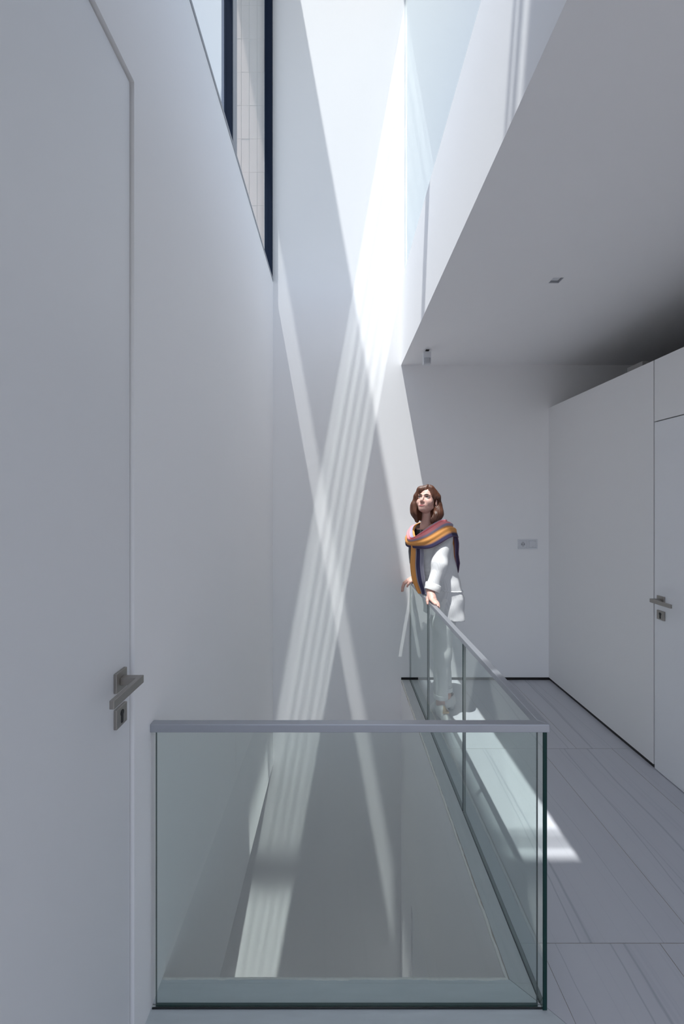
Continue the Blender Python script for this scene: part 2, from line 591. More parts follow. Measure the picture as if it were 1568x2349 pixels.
w3 = struct(empty('window_3', (-0.1, 1.85, 7.36)), 'unseen skylight pane, tinted to dim the stairwell')
boxes('pane', [(XL + 0.002, 0.344, 0.292, 3.419, 7.355, 7.363)], M['pane'], w3)  # unseen pane, put in to dim light coming down the well
w4 = struct(empty('added_gable_pane', (0.0, YN - 0.1, 5.4)), 'unseen tinted pane in the opening added at the near end of the light well')
boxes('pane', [(XL, XG, YN - 0.12, YN - 0.112, ZT + 0.1, 7.2)], M['pane'], w4)  # glazes the opening that was added for sky light
struct(boxes('floor_terrace', [(XG + 0.02, 2.9, YH, YB, ZT, ZT + 0.012)], M['terrace']), 'grey terrace layer outside the clerestory glass, added to cut bounced sunlight')  # unseen layer, grey so less sunlight bounces through the glass

# neighbouring clad wall outside the left window
bw = struct(boxes('wall_outside', [(-0.975, -0.66, YB + 0.012, YB + 0.2, 2.5, ZR)], M['mortar']),
            'pinkish tile clad wall seen through the left window')
bm = bmesh.new()
add_box(bm, -0.0335, 0.0335, 0, 0.012, -0.146, 0.146)
t0 = obj('brick', bm, M['brick'], bw)
tm = t0.data
n = 0
for i in range(5):
    for k in range(16):
        o = t0 if n == 0 else t0.copy()
        if n:
            C.objects.link(o)
        o.matrix_parent_inverse = Matrix.Identity(4)
        o.location = (-0.684 - 0.0705 * i, YB + 0.001 + random.uniform(-0.0015, 0.0015), 2.87 + 0.2955 * k)
        n += 1


# ------------------------------------------------------------------ doors
def lever_handle(door, x, y, z, sgn, zlock):
    """square rosette, lever towards the viewer, square lock plate. sgn: +1 handle points to +X"""
    h = boxes('lever_handle', [tuple(sorted((x, x + sgn * 0.009))) + (y - 0.026, y + 0.026, z - 0.026, z + 0.026)], M['steel'], door, 0.0015)
    a, b = sorted((x + sgn * 0.009, x + sgn * 0.052))
    boxes('lever', [(a, b, y - 0.010, y + 0.010, z - 0.010, z + 0.010)], M['steel'], h, 0.001)
    a, b = sorted((x + sgn * 0.050, x + sgn * 0.062))
    boxes('lever', [(a, b, y - 0.135, y + 0.011, z - 0.011, z + 0.010)], M['steel'], h, 0.0015)
    k = boxes('lock_plate', [tuple(sorted((x, x + sgn * 0.009))) + (y - 0.026, y + 0.026, zlock - 0.026, zlock + 0.026)], M['steel'], door, 0.0015)
    # keyhole
    bm = bmesh.new()
    r = 0.0085
    prof = [(r * math.cos(t), 0.008 + r * math.sin(t)) for t in np.linspace(-0.9, math.pi + 0.9, 15)]
    prof += [(-0.005, -0.016), (-0.003, -0.019), (0.003, -0.019), (0.005, -0.016)]
    xa = x + sgn * 0.0097
    vs = [bm.verts.new((xa, y + p, zlock + q)) for p, q in prof]
    bm.faces.new(vs)
    vs2 = [bm.verts.new((xa - sgn * 0.003, y + p, zlock + q)) for p, q in prof]
    for i in range(len(vs)):
        j = (i + 1) % len(vs)
        bm.faces.new((vs[i], vs[j], vs2[j], vs2[i]))
    obj('keyhole', bm, M['black'], k)
    for c in list(h.children) + list(k.children):
        c.matrix_parent_inverse = Matrix.Identity(4)


d1 = struct(empty('door_1', (XL, 1.145, 0)), 'flush white full height door at the left with a square steel lever handle')
boxes('door_leaf', [(XL - 0.05, XL - 0.009, 0.21, 1.1445, 0.004, 2.752)], M['door_white'], d1, 0.0015)
boxes('door_frame', [(XL - 0.10, XL - 0.016, 1.1446, 1.1519, 0.0, 2.762), (XL - 0.10, XL - 0.016, 0.20, 1.1446, 2.7525, 2.762)], M['jamb'], d1)
lever_handle(d1, XL - 0.009, 1.088, 1.090, 1, 0.995)

d2 = struct(empty('door_2', (XR, DY1, 0)), 'flush pale door in the right partition with a square steel lever handle')
boxes('door_leaf', [(XR, XR + 0.03, DY0, DY1 - 0.004, 0.004, DZ)], M['door_white'], d2, 0.0015)
lever_handle(d2, XR, 2.335, 1.003, -1, 0.918)

# ------------------------------------------------------------------ small fittings
so = empty('wall_socket', (1.629, YB, 1.202))
tag(so, 'white square power socket on the back wall, beside the light switch', 'socket')
SW = 0.0425


def frame_ring(cx, cz, half, inner, y0, y1):
    return [(cx - half, cx + half, y0, y1, cz + inner, cz + half), (cx - half, cx + half, y0, y1, cz - half, cz - inner),
            (cx - half, cx - inner, y0, y1, cz - inner, cz + inner), (cx + inner, cx + half, y0, y1, cz - inner, cz + inner)]


def disc(bm, cx, y, cz, r, depth, n=24, mi=0):
    a = [bm.verts.new((cx + r * math.cos(t), y, cz + r * math.sin(t))) for t in np.linspace(0, 2 * math.pi, n, endpoint=False)]
    b = [bm.verts.new((v.co.x, y + depth, v.co.z)) for v in a]
    bm.faces.new(a).material_index = mi
    for i in range(n):
        bm.faces.new((a[i], b[i], b[(i + 1) % n], a[(i + 1) % n])).material_index = mi


boxes('cover_frame', frame_ring(1.629, 1.202, SW, 0.031, YB - 0.010, YB), M['plastic'], so, 0.001)
ins = boxes('socket_insert', [(1.629 - 0.0305, 1.629 + 0.0305, YB - 0.008, YB, 1.202 - 0.0305, 1.202 + 0.0305)], M['plastic'], so, 0.001)
bm = bmesh.new()
disc(bm, 1.629, YB - 0.0085, 1.202, 0.0195, 0.001)
o = obj('socket_well', bm, M['plastic_grey'], ins)
o.matrix_parent_inverse = Matrix.Identity(4)
bm = bmesh.new()
disc(bm, 1.629 - 0.0095, YB - 0.009, 1.202, 0.0035, 0.001, 12)
disc(bm, 1.629 + 0.0095, YB - 0.009, 1.202, 0.0035, 0.001, 12)
add_box(bm, 1.626, 1.632, YB - 0.009, YB - 0.0085, 1.2185, 1.2215)
add_box(bm, 1.626, 1.632, YB - 0.009, YB - 0.0085, 1.1825, 1.1855)
o = obj('contact', bm, M['black'], ins)
o.matrix_parent_inverse = Matrix.Identity(4)

sw = empty('light_switch', (1.7145, YB, 1.202))
tag(sw, 'white square rocker light switch on the back wall, beside the power socket', 'switch')
boxes('cover_frame', frame_ring(1.7145, 1.202, SW, 0.031, YB - 0.010, YB), M['plastic'], sw, 0.001)
bm = bmesh.new()
add_box(bm, 1.7145 - 0.0300, 1.7145 + 0.0300, YB - 0.011, YB, 1.202 - 0.0300, 1.202 + 0.0300)
for v in bm.verts:
    if v.co.y < YB - 0.005 and v.co.z < 1.2:
        v.co.y += 0.004
rk = obj('rocker', bm, M['plastic'], sw, 0.001)
o = boxes('indicator', [(1.7145 - 0.006, 1.7145 + 0.006, YB - 0.0085, YB - 0.006, 1.178, 1.181)], M['plastic_grey'], rk)
o.matrix_parent_inverse = Matrix.Identity(4)

md = empty('motion_detector', (0.704, 3.24, ZC))
tag(md, 'small white motion detector hanging under the ceiling by its edge', 'sensor')
bm = bmesh.new()
prof = [(-0.031, -0.022), (0.031, -0.022), (0.031, 0.010), (0.018, 0.022), (-0.018, 0.022), (-0.031, 0.010)]
add_prism(bm, [(0.704 + a, 3.24 + b) for a, b in prof], ZC - 0.118, ZC - 0.016)
obj('housing', bm, M['plastic'], md, 0.004)
bm = bmesh.new()
N = 8
for i in range(N):
    pass
lens = [(-0.026, 0.0), (0.026, 0.0), (0.024, -0.006), (0.012, -0.010), (-0.012, -0.010), (-0.024, -0.006)]
add_prism(bm, [(0.704 + a, 3.218 + b) for a, b in lens][::-1], ZC - 0.110, ZC - 0.068)
bmesh.ops.recalc_face_normals(bm, faces=bm.faces)
obj('lens', bm, M['plastic_grey'], md, 0.002)
boxes('bracket', [(0.696, 0.722, 3.225, 3.25, ZC - 0.006, ZC), (0.701, 0.713, 3.231, 3.243, ZC - 0.017, ZC - 0.005)], M['black'], md)

dl = empty('ceiling_downlight', (HX, HY, ZC))
tag(dl, 'small square recessed downlight in the white ceiling', 'downlight')
boxes('housing', frame_ring(HX, 0, 0, 0, 0, 0)[:0] + [
    (HX - HS, HX - HS + 0.002, HY - HS, HY + HS, ZC + 0.001, ZC + 0.09), (HX + HS - 0.002, HX + HS, HY - HS, HY + HS, ZC + 0.001, ZC + 0.09),
    (HX - HS, HX + HS, HY - HS, HY - HS + 0.002, ZC + 0.001, ZC + 0.09), (HX - HS, HX + HS, HY + HS - 0.002, HY + HS, ZC + 0.001, ZC + 0.09)], M['plastic_grey'], dl)
bm = bmesh.new()
add_box(bm, HX - 0.022, HX + 0.022, HY - 0.022, HY + 0.022, ZC + 0.010, ZC + 0.088)
obj('lamp_insert', bm, M['plastic'], dl, 0.003)

bx = boxes('duct_box', [(1.992, 2.03, 2.66, 2.80, 2.407, 2.498)], M['box_grey'], None, 0.003)
tag(bx, 'small grey box in the dark gap above the right partition', 'box')
struct(boxes('wall_right_top', [(XR + 0.1, 2.75, YH, YB, 2.30, 2.407)], M['recess_shade']), 'flat top behind the right partition')

# ------------------------------------------------------------------ person
def nets(F, lo, hi, h):
    """polygonise F < 0 (surface nets on a regular grid)"""
    lo, hi = np.array(lo, np.float32), np.array(hi, np.float32)
    n = np.maximum(3, np.ceil((hi - lo) / h).astype(int) + 1)
    ax = [(lo[i] + h * np.arange(n[i])).astype(np.float32) for i in range(3)]
    X, Y, Z = ax[0][:, None, None], ax[1][None, :, None], ax[2][None, None, :]
    D = np.broadcast_to(F(X, Y, Z), tuple(n)).astype(np.float32)
    N = D < 0
    c = np.zeros(tuple(n - 1), np.int8)
    for dx in (0, 1):
        for dy in (0, 1):
            for dz in (0, 1):
                c += N[dx:n[0] - 1 + dx, dy:n[1] - 1 + dy, dz:n[2] - 1 + dz]
    act = np.argwhere((c > 0) & (c < 8))
    idx = -np.ones(tuple(n - 1), np.int64)
    idx[act[:, 0], act[:, 1], act[:, 2]] = np.arange(len(act))
    acc = np.zeros((len(act), 3), np.float64)
    cnt = np.zeros(len(act))
    for a in range(3):
        b, d = (a + 1) % 3, (a + 2) % 3
        for ob in (0, 1):
            for od in (0, 1):
                p = act.copy()
                p[:, b] += ob
                p[:, d] += od
                q = p.copy()
                q[:, a] += 1
                v0 = D[p[:, 0], p[:, 1], p[:, 2]]
                v1 = D[q[:, 0], q[:, 1], q[:, 2]]
                m = (v0 < 0) != (v1 < 0)
                t = np.where(m, v0 / np.where(m, v0 - v1, 1), 0)
                pos = p.astype(float)
                pos[:, a] += t
                acc[m] += pos[m]
                cnt[m] += 1
    V = acc / cnt[:, None] * h + lo
    quads = []
    for a in range(3):
        b, d = (a + 1) % 3, (a + 2) % 3
        s0 = [slice(None)] * 3
        s1 = [slice(None)] * 3
        s0[a], s1[a] = slice(0, -1), slice(1, None)
        e = np.argwhere(N[tuple(s0)] != N[tuple(s1)])
        e = e[(e[:, b] > 0) & (e[:, d] > 0) & (e[:, b] < n[b] - 1) & (e[:, d] < n[d] - 1)]
        ids = []
        for ob, od in ((-1, -1), (0, -1), (0, 0), (-1, 0)):
            p = e.copy()
            p[:, b] += ob
            p[:, d] += od
            ids.append(idx[p[:, 0], p[:, 1], p[:, 2]])
        q = np.stack(ids, 1)
        flip = ~N[e[:, 0], e[:, 1], e[:, 2]]
        q[flip] = q[flip][:, ::-1]
        quads.append(q)
    return V, np.concatenate(quads)


def mesh_obj(name, V, Fq, mat, parent, smooth=True):
    me = bpy.data.meshes.new(name)
    me.from_pydata([tuple(v) for v in V], [], [tuple(int(i) for i in f) for f in Fq])
    me.materials.append(mat)
    if smooth:
        me.polygons.foreach_set('use_smooth', [True] * len(me.polygons))
    me.update()
    o = bpy.data.objects.new(name, me)
    C.objects.link(o)
    if parent:
        o.parent = parent
        o.matrix_parent_inverse = parent.matrix_basis.inverted() if parent.type == 'EMPTY' else Matrix.Identity(4)
    return o


def cone(a, b, ra, rb):
    a, b = np.array(a, np.float32), np.array(b, np.float32)
    ab = b - a
    L = float(ab @ ab) + 1e-12

    def f(X, Y, Z):
        px, py, pz = X - a[0], Y - a[1], Z - a[2]
        t = np.clip((px * ab[0] + py * ab[1] + pz * ab[2]) / L, 0, 1)
        return np.sqrt((px - t * ab[0]) ** 2 + (py - t * ab[1]) ** 2 + (pz - t * ab[2]) ** 2) - (ra + (rb - ra) * t)
    return f


def ell(c, r, R=None):
    c = np.array(c, np.float32)
    r = np.array(r, np.float32)
    R = np.eye(3, dtype=np.float32) if R is None else np.array(R, np.float32)   # rows: local axes

    def f(X, Y, Z):
        px, py, pz = X - c[0], Y - c[1], Z - c[2]
        q = [R[i, 0] * px + R[i, 1] * py + R[i, 2] * pz for i in range(3)]
        k0 = np.sqrt(sum((q[i] / r[i]) ** 2 for i in range(3)))
        k1 = np.sqrt(sum((q[i] / r[i] ** 2) ** 2 for i in range(3))) + 1e-9
        return k0 * (k0 - 1) / k1
    return f


def smin(a, b, k):
    k = max(k, 1e-6)
    h = np.maximum(k - np.abs(a - b), 0) / k
    return np.minimum(a, b) - h * h * k * 0.25


def smax(a, b, k):
    return -smin(-a, -b, k)


def union(items):
    """items: (sdf, k) with k < 0 for a carved shape"""
    def f(X, Y, Z):
        d = None
        for g, k in items:
            e = g(X, Y, Z)
            if d is None:
                d = e
            elif k < 0:
                d = smax(d, -e, -k)
            else:
                d = smin(d, e, k)
        return d
    return f


BF = np.array((-0.85, -0.53, 0)); BF /= np.linalg.norm(BF)      # chest faces this way
BN = np.array((-BF[1], BF[0], 0))                               # towards her left arm
BN = BN if BN[1] < 0 else -BN


def torso(keys, grow=0.0):
    zs = np.array([k[0] for k in keys][::-1], np.float32)
    cols = [np.array([k[i] for k in keys][::-1], np.float32) for i in (1, 2, 3, 4)]

    def f(X, Y, Z):
        z = Z.ravel()
        cx, cy, a, d = [np.interp(z, zs, c).astype(np.float32).reshape(Z.shape) for c in cols]
        a, d = a + grow, d + grow
        n = (X - cx) * BN[0] + (Y - cy) * BN[1]
        b = (X - cx) * BF[0] + (Y - cy) * BF[1]
        r = (np.abs(n / a) ** 2.4 + np.abs(b / d) ** 2.4) ** (1 / 2.4)
        s = (r - 1) * np.minimum(a, d)
        return np.maximum(s, np.maximum(Z - zs[-1] - grow, zs[0] - grow - Z))
    return f


person = empty('person', (0.78, 3.02, 0.0))
tag(person, 'woman in white jacket and striped scarf leaning on the glass railing, looking up', 'person')

# head frame
FH = np.array((-0.56, -0.83, 0)); FH /= np.linalg.norm(FH)
PT = math.radians(20)
HF = FH * math.cos(PT) + np.array((0, 0, math.sin(PT)))
HU = -FH * math.sin(PT) + np.array((0, 0, math.cos(PT)))
HL = np.cross(HU, HF)
RH = np.stack((HL, HF, HU))
P0 = np.array((0.6735, 3.08, 1.583))


def hp(l, f, u):
    return P0 + l * HL + f * HF + u * HU


def he(c, r):
    return ell(hp(*c), r, RH)


def hc(a, b, ra, rb=None):
    return cone(hp(*a), hp(*b), ra, ra if rb is None else rb)


NECK = (0.684, 3.105, 1.375)
head = [(he((0, -0.012, 0.035), (0.072, 0.090, 0.074)), 0), (he((0, 0.022, -0.024), (0.0575, 0.063, 0.078)), 0.02),
        (he((0, 0.040, -0.070), (0.040, 0.042, 0.029)), 0.022), (hc((-0.007, 0.070, -0.090), (0.007, 0.070, -0.090), 0.0125), 0.014),
        (hc((0.045, -0.002, -0.054), (0.018, 0.060, -0.089), 0.011, 0.009), 0.016), (hc((-0.045, -0.002, -0.054), (-0.018, 0.060, -0.089), 0.011, 0.009), 0.016),
        (he((0.036, 0.056, -0.034), (0.022, 0.020, 0.021)), 0.02), (he((-0.036, 0.056, -0.034), (0.022, 0.020, 0.021)), 0.02),
        (hc((-0.037, 0.0715, 0.0165), (-0.010, 0.0815, 0.0135), 0.0088), 0.012), (hc((0.037, 0.0715, 0.0165), (0.010, 0.0815, 0.0135), 0.0088), 0.012),
        (he((0.0305, 0.0915, 0.002), (0.0175, 0.0190, 0.0115)), -0.010), (he((-0.0305, 0.0915, 0.002), (0.0175, 0.0190, 0.0115)), -0.010),
        (hc((0, 0.078, 0.008), (0, 0.1015, -0.032), 0.0058, 0.0078), 0.008), (he((0, 0.1015, -0.0355), (0.0095, 0.0095, 0.0085)), 0.007),
        (he((0.0115, 0.0915, -0.0405), (0.0068, 0.0085, 0.0065)), 0.006), (he((-0.0115, 0.0915, -0.0405), (0.0068, 0.0085, 0.0065)), 0.006),
        (he((0.0062, 0.0950, -0.0465), (0.0028, 0.004, 0.0030)), -0.002), (he((-0.0062, 0.0950, -0.0465), (0.0028, 0.004, 0.0030)), -0.002),
        (he((0, 0.0715, -0.066), (0.028, 0.016, 0.016)), 0.014),
        (hc((-0.012, 0.0870, -0.0680), (0.012, 0.0870, -0.0680), 0.0012), -0.003),
        (he((0.073, -0.010, -0.014), (0.0075, 0.017, 0.029)), 0.006), (he((-0.073, -0.010, -0.014), (0.0075, 0.017, 0.029)), 0.006),
        (he((0.080, -0.006, -0.012), (0.004, 0.009, 0.016)), -0.004),
        (cone(hp(0, -0.034, -0.06), NECK, 0.046, 0.052), 0.010), (cone(NECK, (0.70, 3.11, 1.30), 0.056, 0.085), 0.03)]
# eye lids
for sg in (-1, 1):
    for t in np.linspace(-1, 1, 5)[:-1]:
        t2 = t + 0.5
        head.append((hc((sg * (0.0305 + 0.0135 * t), 0.0790 - 0.0050 * t * t, 0.0005 + 0.0062 * (1 - t * t)),
                        (sg * (0.0305 + 0.0135 * t2), 0.0790 - 0.0050 * t2 * t2, 0.0005 + 0.0062 * (1 - t2 * t2)), 0.0021), 0.003))
        head.append((hc((sg * (0.0305 + 0.0135 * t), 0.0770 - 0.0045 * t * t, 0.0005 - 0.0050 * (1 - t * t)),
                        (sg * (0.0305 + 0.0135 * t2), 0.0770 - 0.0045 * t2 * t2, 0.0005 - 0.0050 * (1 - t2 * t2)), 0.0017), 0.003))


def chain(pts, k):
    """pts: (x, y, z, r)"""
    return [(cone(a[:3], b[:3], a[3], b[3]), k) for a, b in zip(pts[:-1], pts[1:])]


# near hand resting on the handrail
W1 = (0.645, 2.850, 0.948)
hand1 = [(cone((0.690, 2.865, 1.03), W1, 0.034, 0.0265), 0)]
hand1 += chain([(*W1, 0.0255), (0.645, 2.815, 0.923, 0.0235), (0.646, 2.785, 0.910, 0.020)], 0.02)
hand1 += [(cone((0.634, 2.810, 0.918), (0.633, 2.775, 0.904), 0.014, 0.011), 0.012), (cone((0.658, 2.812, 0.918), (0.665, 2.782, 0.901), 0.014, 0.010), 0.012)]
for p in ([(0.631, 2.774, 0.905, .0100), (0.634, 2.742, 0.9010, .0086), (0.640, 2.722, 0.8950, .0078), (0.645, 2.705, 0.8915, .0068)],
          [(0.644, 2.768, 0.907, .0102), (0.650, 2.732, 0.9015, .0088), (0.657, 2.710, 0.8920, .0079), (0.662, 2.696, 0.8800, .0068)],
          [(0.656, 2.772, 0.904, .0098), (0.665, 2.738, 0.8960, .0085), (0.670, 2.719, 0.8830, .0076), (0.671, 2.709, 0.8690, .0066)],
          [(0.666, 2.780, 0.899, .0088), (0.674, 2.752, 0.8890, .0074), (0.677, 2.737, 0.8770, .0067), (0.677, 2.729, 0.8650, .0058)]):
    hand1 += chain(p, 0.004)
hand1 += chain([(0.632, 2.832, 0.926, .0140), (0.618, 2.810, 0.905, .0115), (0.6115, 2.793, 0.889, .0092), (0.6105, 2.780, 0.874, .0076)], 0.006)
# far hand hanging over the end of the handrail
W2 = (0.650, 3.462, 0.918)
hand2 = [(cone((0.680, 3.45, 1.0), W2, 0.034, 0.026), 0)]
hand2 += chain([(*W2, 0.025), (0.622, 3.466, 0.909, 0.021), (0.600, 3.470, 0.904, 0.017)], 0.02)
for i, (y, dz) in enumerate(((3.436, 0.0), (3.458, 0.003), (3.479, 0.001), (3.498, -0.004))):
    hand2 += [(cone((0.625, 3.45 + i * 0.011, 0.908), (0.588, y, 0.902 + dz), 0.013, 0.0105), 0.012)]
    hand2 += chain([(0.588, y, 0.902 + dz, .0103), (0.562, y - 0.002, 0.882 + dz, .0088), (0.549, y - 0.003, 0.850 + dz * 3, .0080), (0.545, y - 0.004, 0.822 + dz * 4, .0068)], 0.004)
hand2 += chain([(0.632, 3.440, 0.912, .0135), (0.604, 3.422, 0.898, .0112), (0.586, 3.417, 0.880, .0095), (0.578, 3.416, 0.862, .0078)], 0.006)

# limbs under the clothes
limbs = [(torso([(1.37, .690, 3.105, .12, .06), (1.30, .70, 3.105, .16, .09), (1.10, .735, 3.09, .135, .085), (0.95, .775, 3.07, .15, .10), (0.84, .79, 3.06, .15, .10)]), 0),
         (cone((0.785, 2.975, 1.325), (0.728, 2.895, 1.13), 0.045, 0.038), 0.02), (cone((0.728, 2.895, 1.13), (0.690, 2.865, 1.03), 0.038, 0.034), 0.02),
         (cone((0.635, 3.24, 1.325), (0.70, 3.40, 1.13), 0.045, 0.038), 0.02), (cone((0.70, 3.40, 1.13), (0.680, 3.45, 1.0), 0.038, 0.034), 0.02),
         (cone((0.795, 2.995, 0.86), (0.757, 2.965, 0.47), 0.070, 0.045), 0.02), (cone((0.757, 2.965, 0.47), (0.744, 2.962, 0.10), 0.044, 0.029), 0.02),
         (cone((0.785, 3.135, 0.86), (0.79, 3.115, 0.47), 0.070, 0.045), 0.02), (cone((0.79, 3.115, 0.47), (0.815, 3.075, 0.10), 0.044, 0.029), 0.02),
         (cone((0.744, 2.962, 0.10), (0.760, 2.845, 0.035), 0.029, 0.022), 0.02), (cone((0.830, 3.078, 0.10), (0.755, 3.058, 0.035), 0.029, 0.022), 0.02)]

M['skin'] = new_mat('skin', (0.66, 0.40, 0.335), 0.5)
bsdf(M['skin']).inputs['Subsurface Weight'].default_value = 0.12
bsdf(M['skin']).inputs['Subsurface Radius'].default_value = (0.012, 0.005, 0.003)
M['skin'] = add_noise(M['skin'], (30, 30, 30), 0.04)
parts = [nets(union(head), P0 - np.array((.13, .15, .30)), P0 + np.array((.15, .16, .13)), 0.0022),
         nets(union(hand1), (0.585, 2.67, 0.84), (0.74, 2.92, 1.04), 0.002),
         nets(union(hand2), (0.52, 3.39, 0.78), (0.73, 3.52, 1.01), 0.002),
         nets(union(limbs), (0.5, 2.78, 0.0), (0.95, 3.5, 1.42), 0.008)]
V, Q, off = [], [], 0
for v, q in parts:
    V.append(v)
    Q.append(q + off)
    off += len(v)
body = mesh_obj('body', np.concatenate(V), np.concatenate(Q), M['skin'], person)


def sub(o):
    o.parent = body
    o.matrix_parent_inverse = Matrix.Identity(4)
    return o


# ring on the near hand
M['silver'] = new_mat('silver', (0.7, 0.68, 0.62), 0.2, 1.0)


def ring_sdf(X, Y, Z):
    a, b = np.array((0.656, 2.772, 0.904)), np.array((0.665, 2.738, 0.896))
    d = (b - a) / np.linalg.norm(b - a)
    c = a * 0.45 + b * 0.55
    t = (X - c[0]) * d[0] + (Y - c[1]) * d[1] + (Z - c[2]) * d[2]
    r = np.sqrt(np.maximum((X - c[0]) ** 2 + (Y - c[1]) ** 2 + (Z - c[2]) ** 2 - t * t, 0))
    return np.sqrt((r - 0.0092) ** 2 + t * t) - 0.0014


rc = np.array((0.661, 2.753, 0.8996))
mesh_obj('ring', *nets(ring_sdf, rc - 0.014, rc + 0.014, 0.0009), M['silver'], body)

# eyes, brows, lips
M['eye_white'] = new_mat('eye_white', (0.45, 0.43, 0.42), 0.3)
M['iris'] = new_mat('iris', (0.022, 0.017, 0.013), 0.3)
M['brow'] = new_mat('brow', (0.045, 0.022, 0.014), 0.7)
M['lip'] = new_mat('lip', (0.52, 0.17, 0.165), 0.4)
GZ = HF * 0.90 + HU * 0.38 - HL * 0.20
GZ /= np.linalg.norm(GZ)
for sg in (-1, 1):
    ce = hp(sg * 0.0305, 0.0680, 0.0005)
    e = mesh_obj('eye', *nets(ell(ce, (0.0122,) * 3), ce - 0.016, ce + 0.016, 0.0016), M['eye_white'], body)
    ci = ce + GZ * 0.0088
    mesh_obj('iris', *nets(ell(ci, (0.0070, 0.0070, 0.0070)), ci - 0.008, ci + 0.008, 0.0010), M['iris'], person).parent = body
    br = union([(hc((sg * 0.0110, 0.0885, 0.0140), (sg * 0.022, 0.0870, 0.0185), 0.0032, 0.0034), 0), (hc((sg * 0.022, 0.0870, 0.0185), (sg * 0.035, 0.0800, 0.0205), 0.0034, 0.0028), 0.002),
                (hc((sg * 0.035, 0.0800, 0.0205), (sg * 0.047, 0.0695, 0.0150), 0.0028, 0.0014), 0.002)])
    cb = hp(sg * 0.028, 0.078, 0.021)
    mesh_obj('eyebrow', *nets(br, cb - 0.03, cb + 0.03, 0.0014), M['brow'], body)
for sg in (-1, 1):
    seg = []
    for t in np.linspace(-0.9, 0.6, 7)[:-1]:
        t2 = t + 1.5 / 6
        seg.append((hc((sg * (0.0305 + 0.0145 * t), 0.0808 - 0.0055 * t * t, 0.0003 + 0.0060 * (1 - t * t)),
                       (sg * (0.0305 + 0.0145 * t2), 0.0808 - 0.0055 * t2 * t2, 0.0003 + 0.0060 * (1 - t2 * t2)), 0.0021), 0.001))
    cc = hp(sg * 0.0305, 0.079, 0.003)
    mesh_obj('eyelashes', *nets(union(seg), cc - 0.022, cc + 0.022, 0.0010), M['brow'], body)
for o in C.objects:
    if o.name.startswith('iris'):
        o.matrix_parent_inverse = Matrix.Identity(4)
hd = union(head)


def lips_sdf(X, Y, Z):
    l = (X - P0[0]) * HL[0] + (Y - P0[1]) * HL[1] + (Z - P0[2]) * HL[2]
    f = (X - P0[0]) * HF[0] + (Y - P0[1]) * HF[1] + (Z - P0[2]) * HF[2]
    u = (X - P0[0]) * HU[0] + (Y - P0[1]) * HU[1] + (Z - P0[2]) * HU[2]
    t = np.clip(1 - (l / 0.0245) ** 2, 0, 1)
    top = -0.0682 + 0.0062 * t - 0.0012 * np.exp(-(l / 0.0035) ** 2)
    bot = -0.0682 - 0.0078 * t ** 0.8
    m = np.maximum(np.maximum(u - top, bot - u), np.abs(l) - 0.0245)
    bulge = 0.0016 * np.clip(t, 0, 1) * np.clip(np.abs(u + 0.0682) / 0.0025, 0, 1)
    return np.maximum(np.maximum(hd(X, Y, Z) - 0.0008 - bulge, m), 0.06 - f)


lp = lips_sdf
cl = hp(0, 0.085, -0.068)
mesh_obj('lips', *nets(lp, cl - 0.032, cl + 0.032, 0.0011), M['lip'], body)

# hair: parted bob swept back behind the left ear
hair = [(he((0, -0.022, 0.032), (0.081, 0.098, 0.086)), 0), (he((0, -0.058, -0.03), (0.078, 0.058, 0.10)), 0.03)]
hair += [(hc((0.012, 0.050, 0.092), (-0.040, 0.066, 0.066), 0.020, 0.018), 0.03), (hc((-0.040, 0.066, 0.066), (-0.068, 0.052, 0.015), 0.018, 0.018), 0.03),
         (hc((-0.066, 0.052, 0.015), (-0.082, 0.032, -0.050), 0.016, 0.022), 0.03), (hc((-0.070, 0.014, 0.010), (-0.082, 0.006, -0.070), 0.022, 0.032), 0.04),
         (hc((-0.082, 0.032, -0.050), (-0.074, 0.018, -0.105), 0.023, 0.027), 0.03), (hc((-0.072, 0.012, -0.100), (-0.056, -0.002, -0.155), 0.032, 0.022), 0.03),
         (hc((0.040, 0.040, 0.082), (0.076, -0.004, 0.030), 0.018, 0.018), 0.03), (hc((0.074, -0.006, 0.030), (0.080, -0.038, -0.030), 0.016, 0.020), 0.03),
         (hc((0.080, -0.038, -0.030), (0.084, -0.046, -0.090), 0.022, 0.034), 0.03), (hc((0.082, -0.044, -0.080), (0.068, -0.030, -0.145), 0.034, 0.034), 0.03),
         (hc((0.068, -0.024, -0.118), (0.050, -0.010, -0.155), 0.030, 0.020), 0.02), (he((0.0, -0.065, -0.100), (0.085, 0.055, 0.060)), 0.03)]
carve = union([(he((0.010, 0.094, -0.016), (0.054, 0.062, 0.076)), 0), (he((0.002, 0.075, -0.095), (0.052, 0.080, 0.062)), 0.02), (cone(hp(0.002, 0.045, -0.075), tuple(np.array(NECK) + FH * 0.055 - np.array((0, 0, 0.04))), 0.050, 0.052), 0.02),
               (he((0.078, 0.008, -0.022), (0.018, 0.022, 0.030)), 0.012)])
hb = union(hair)


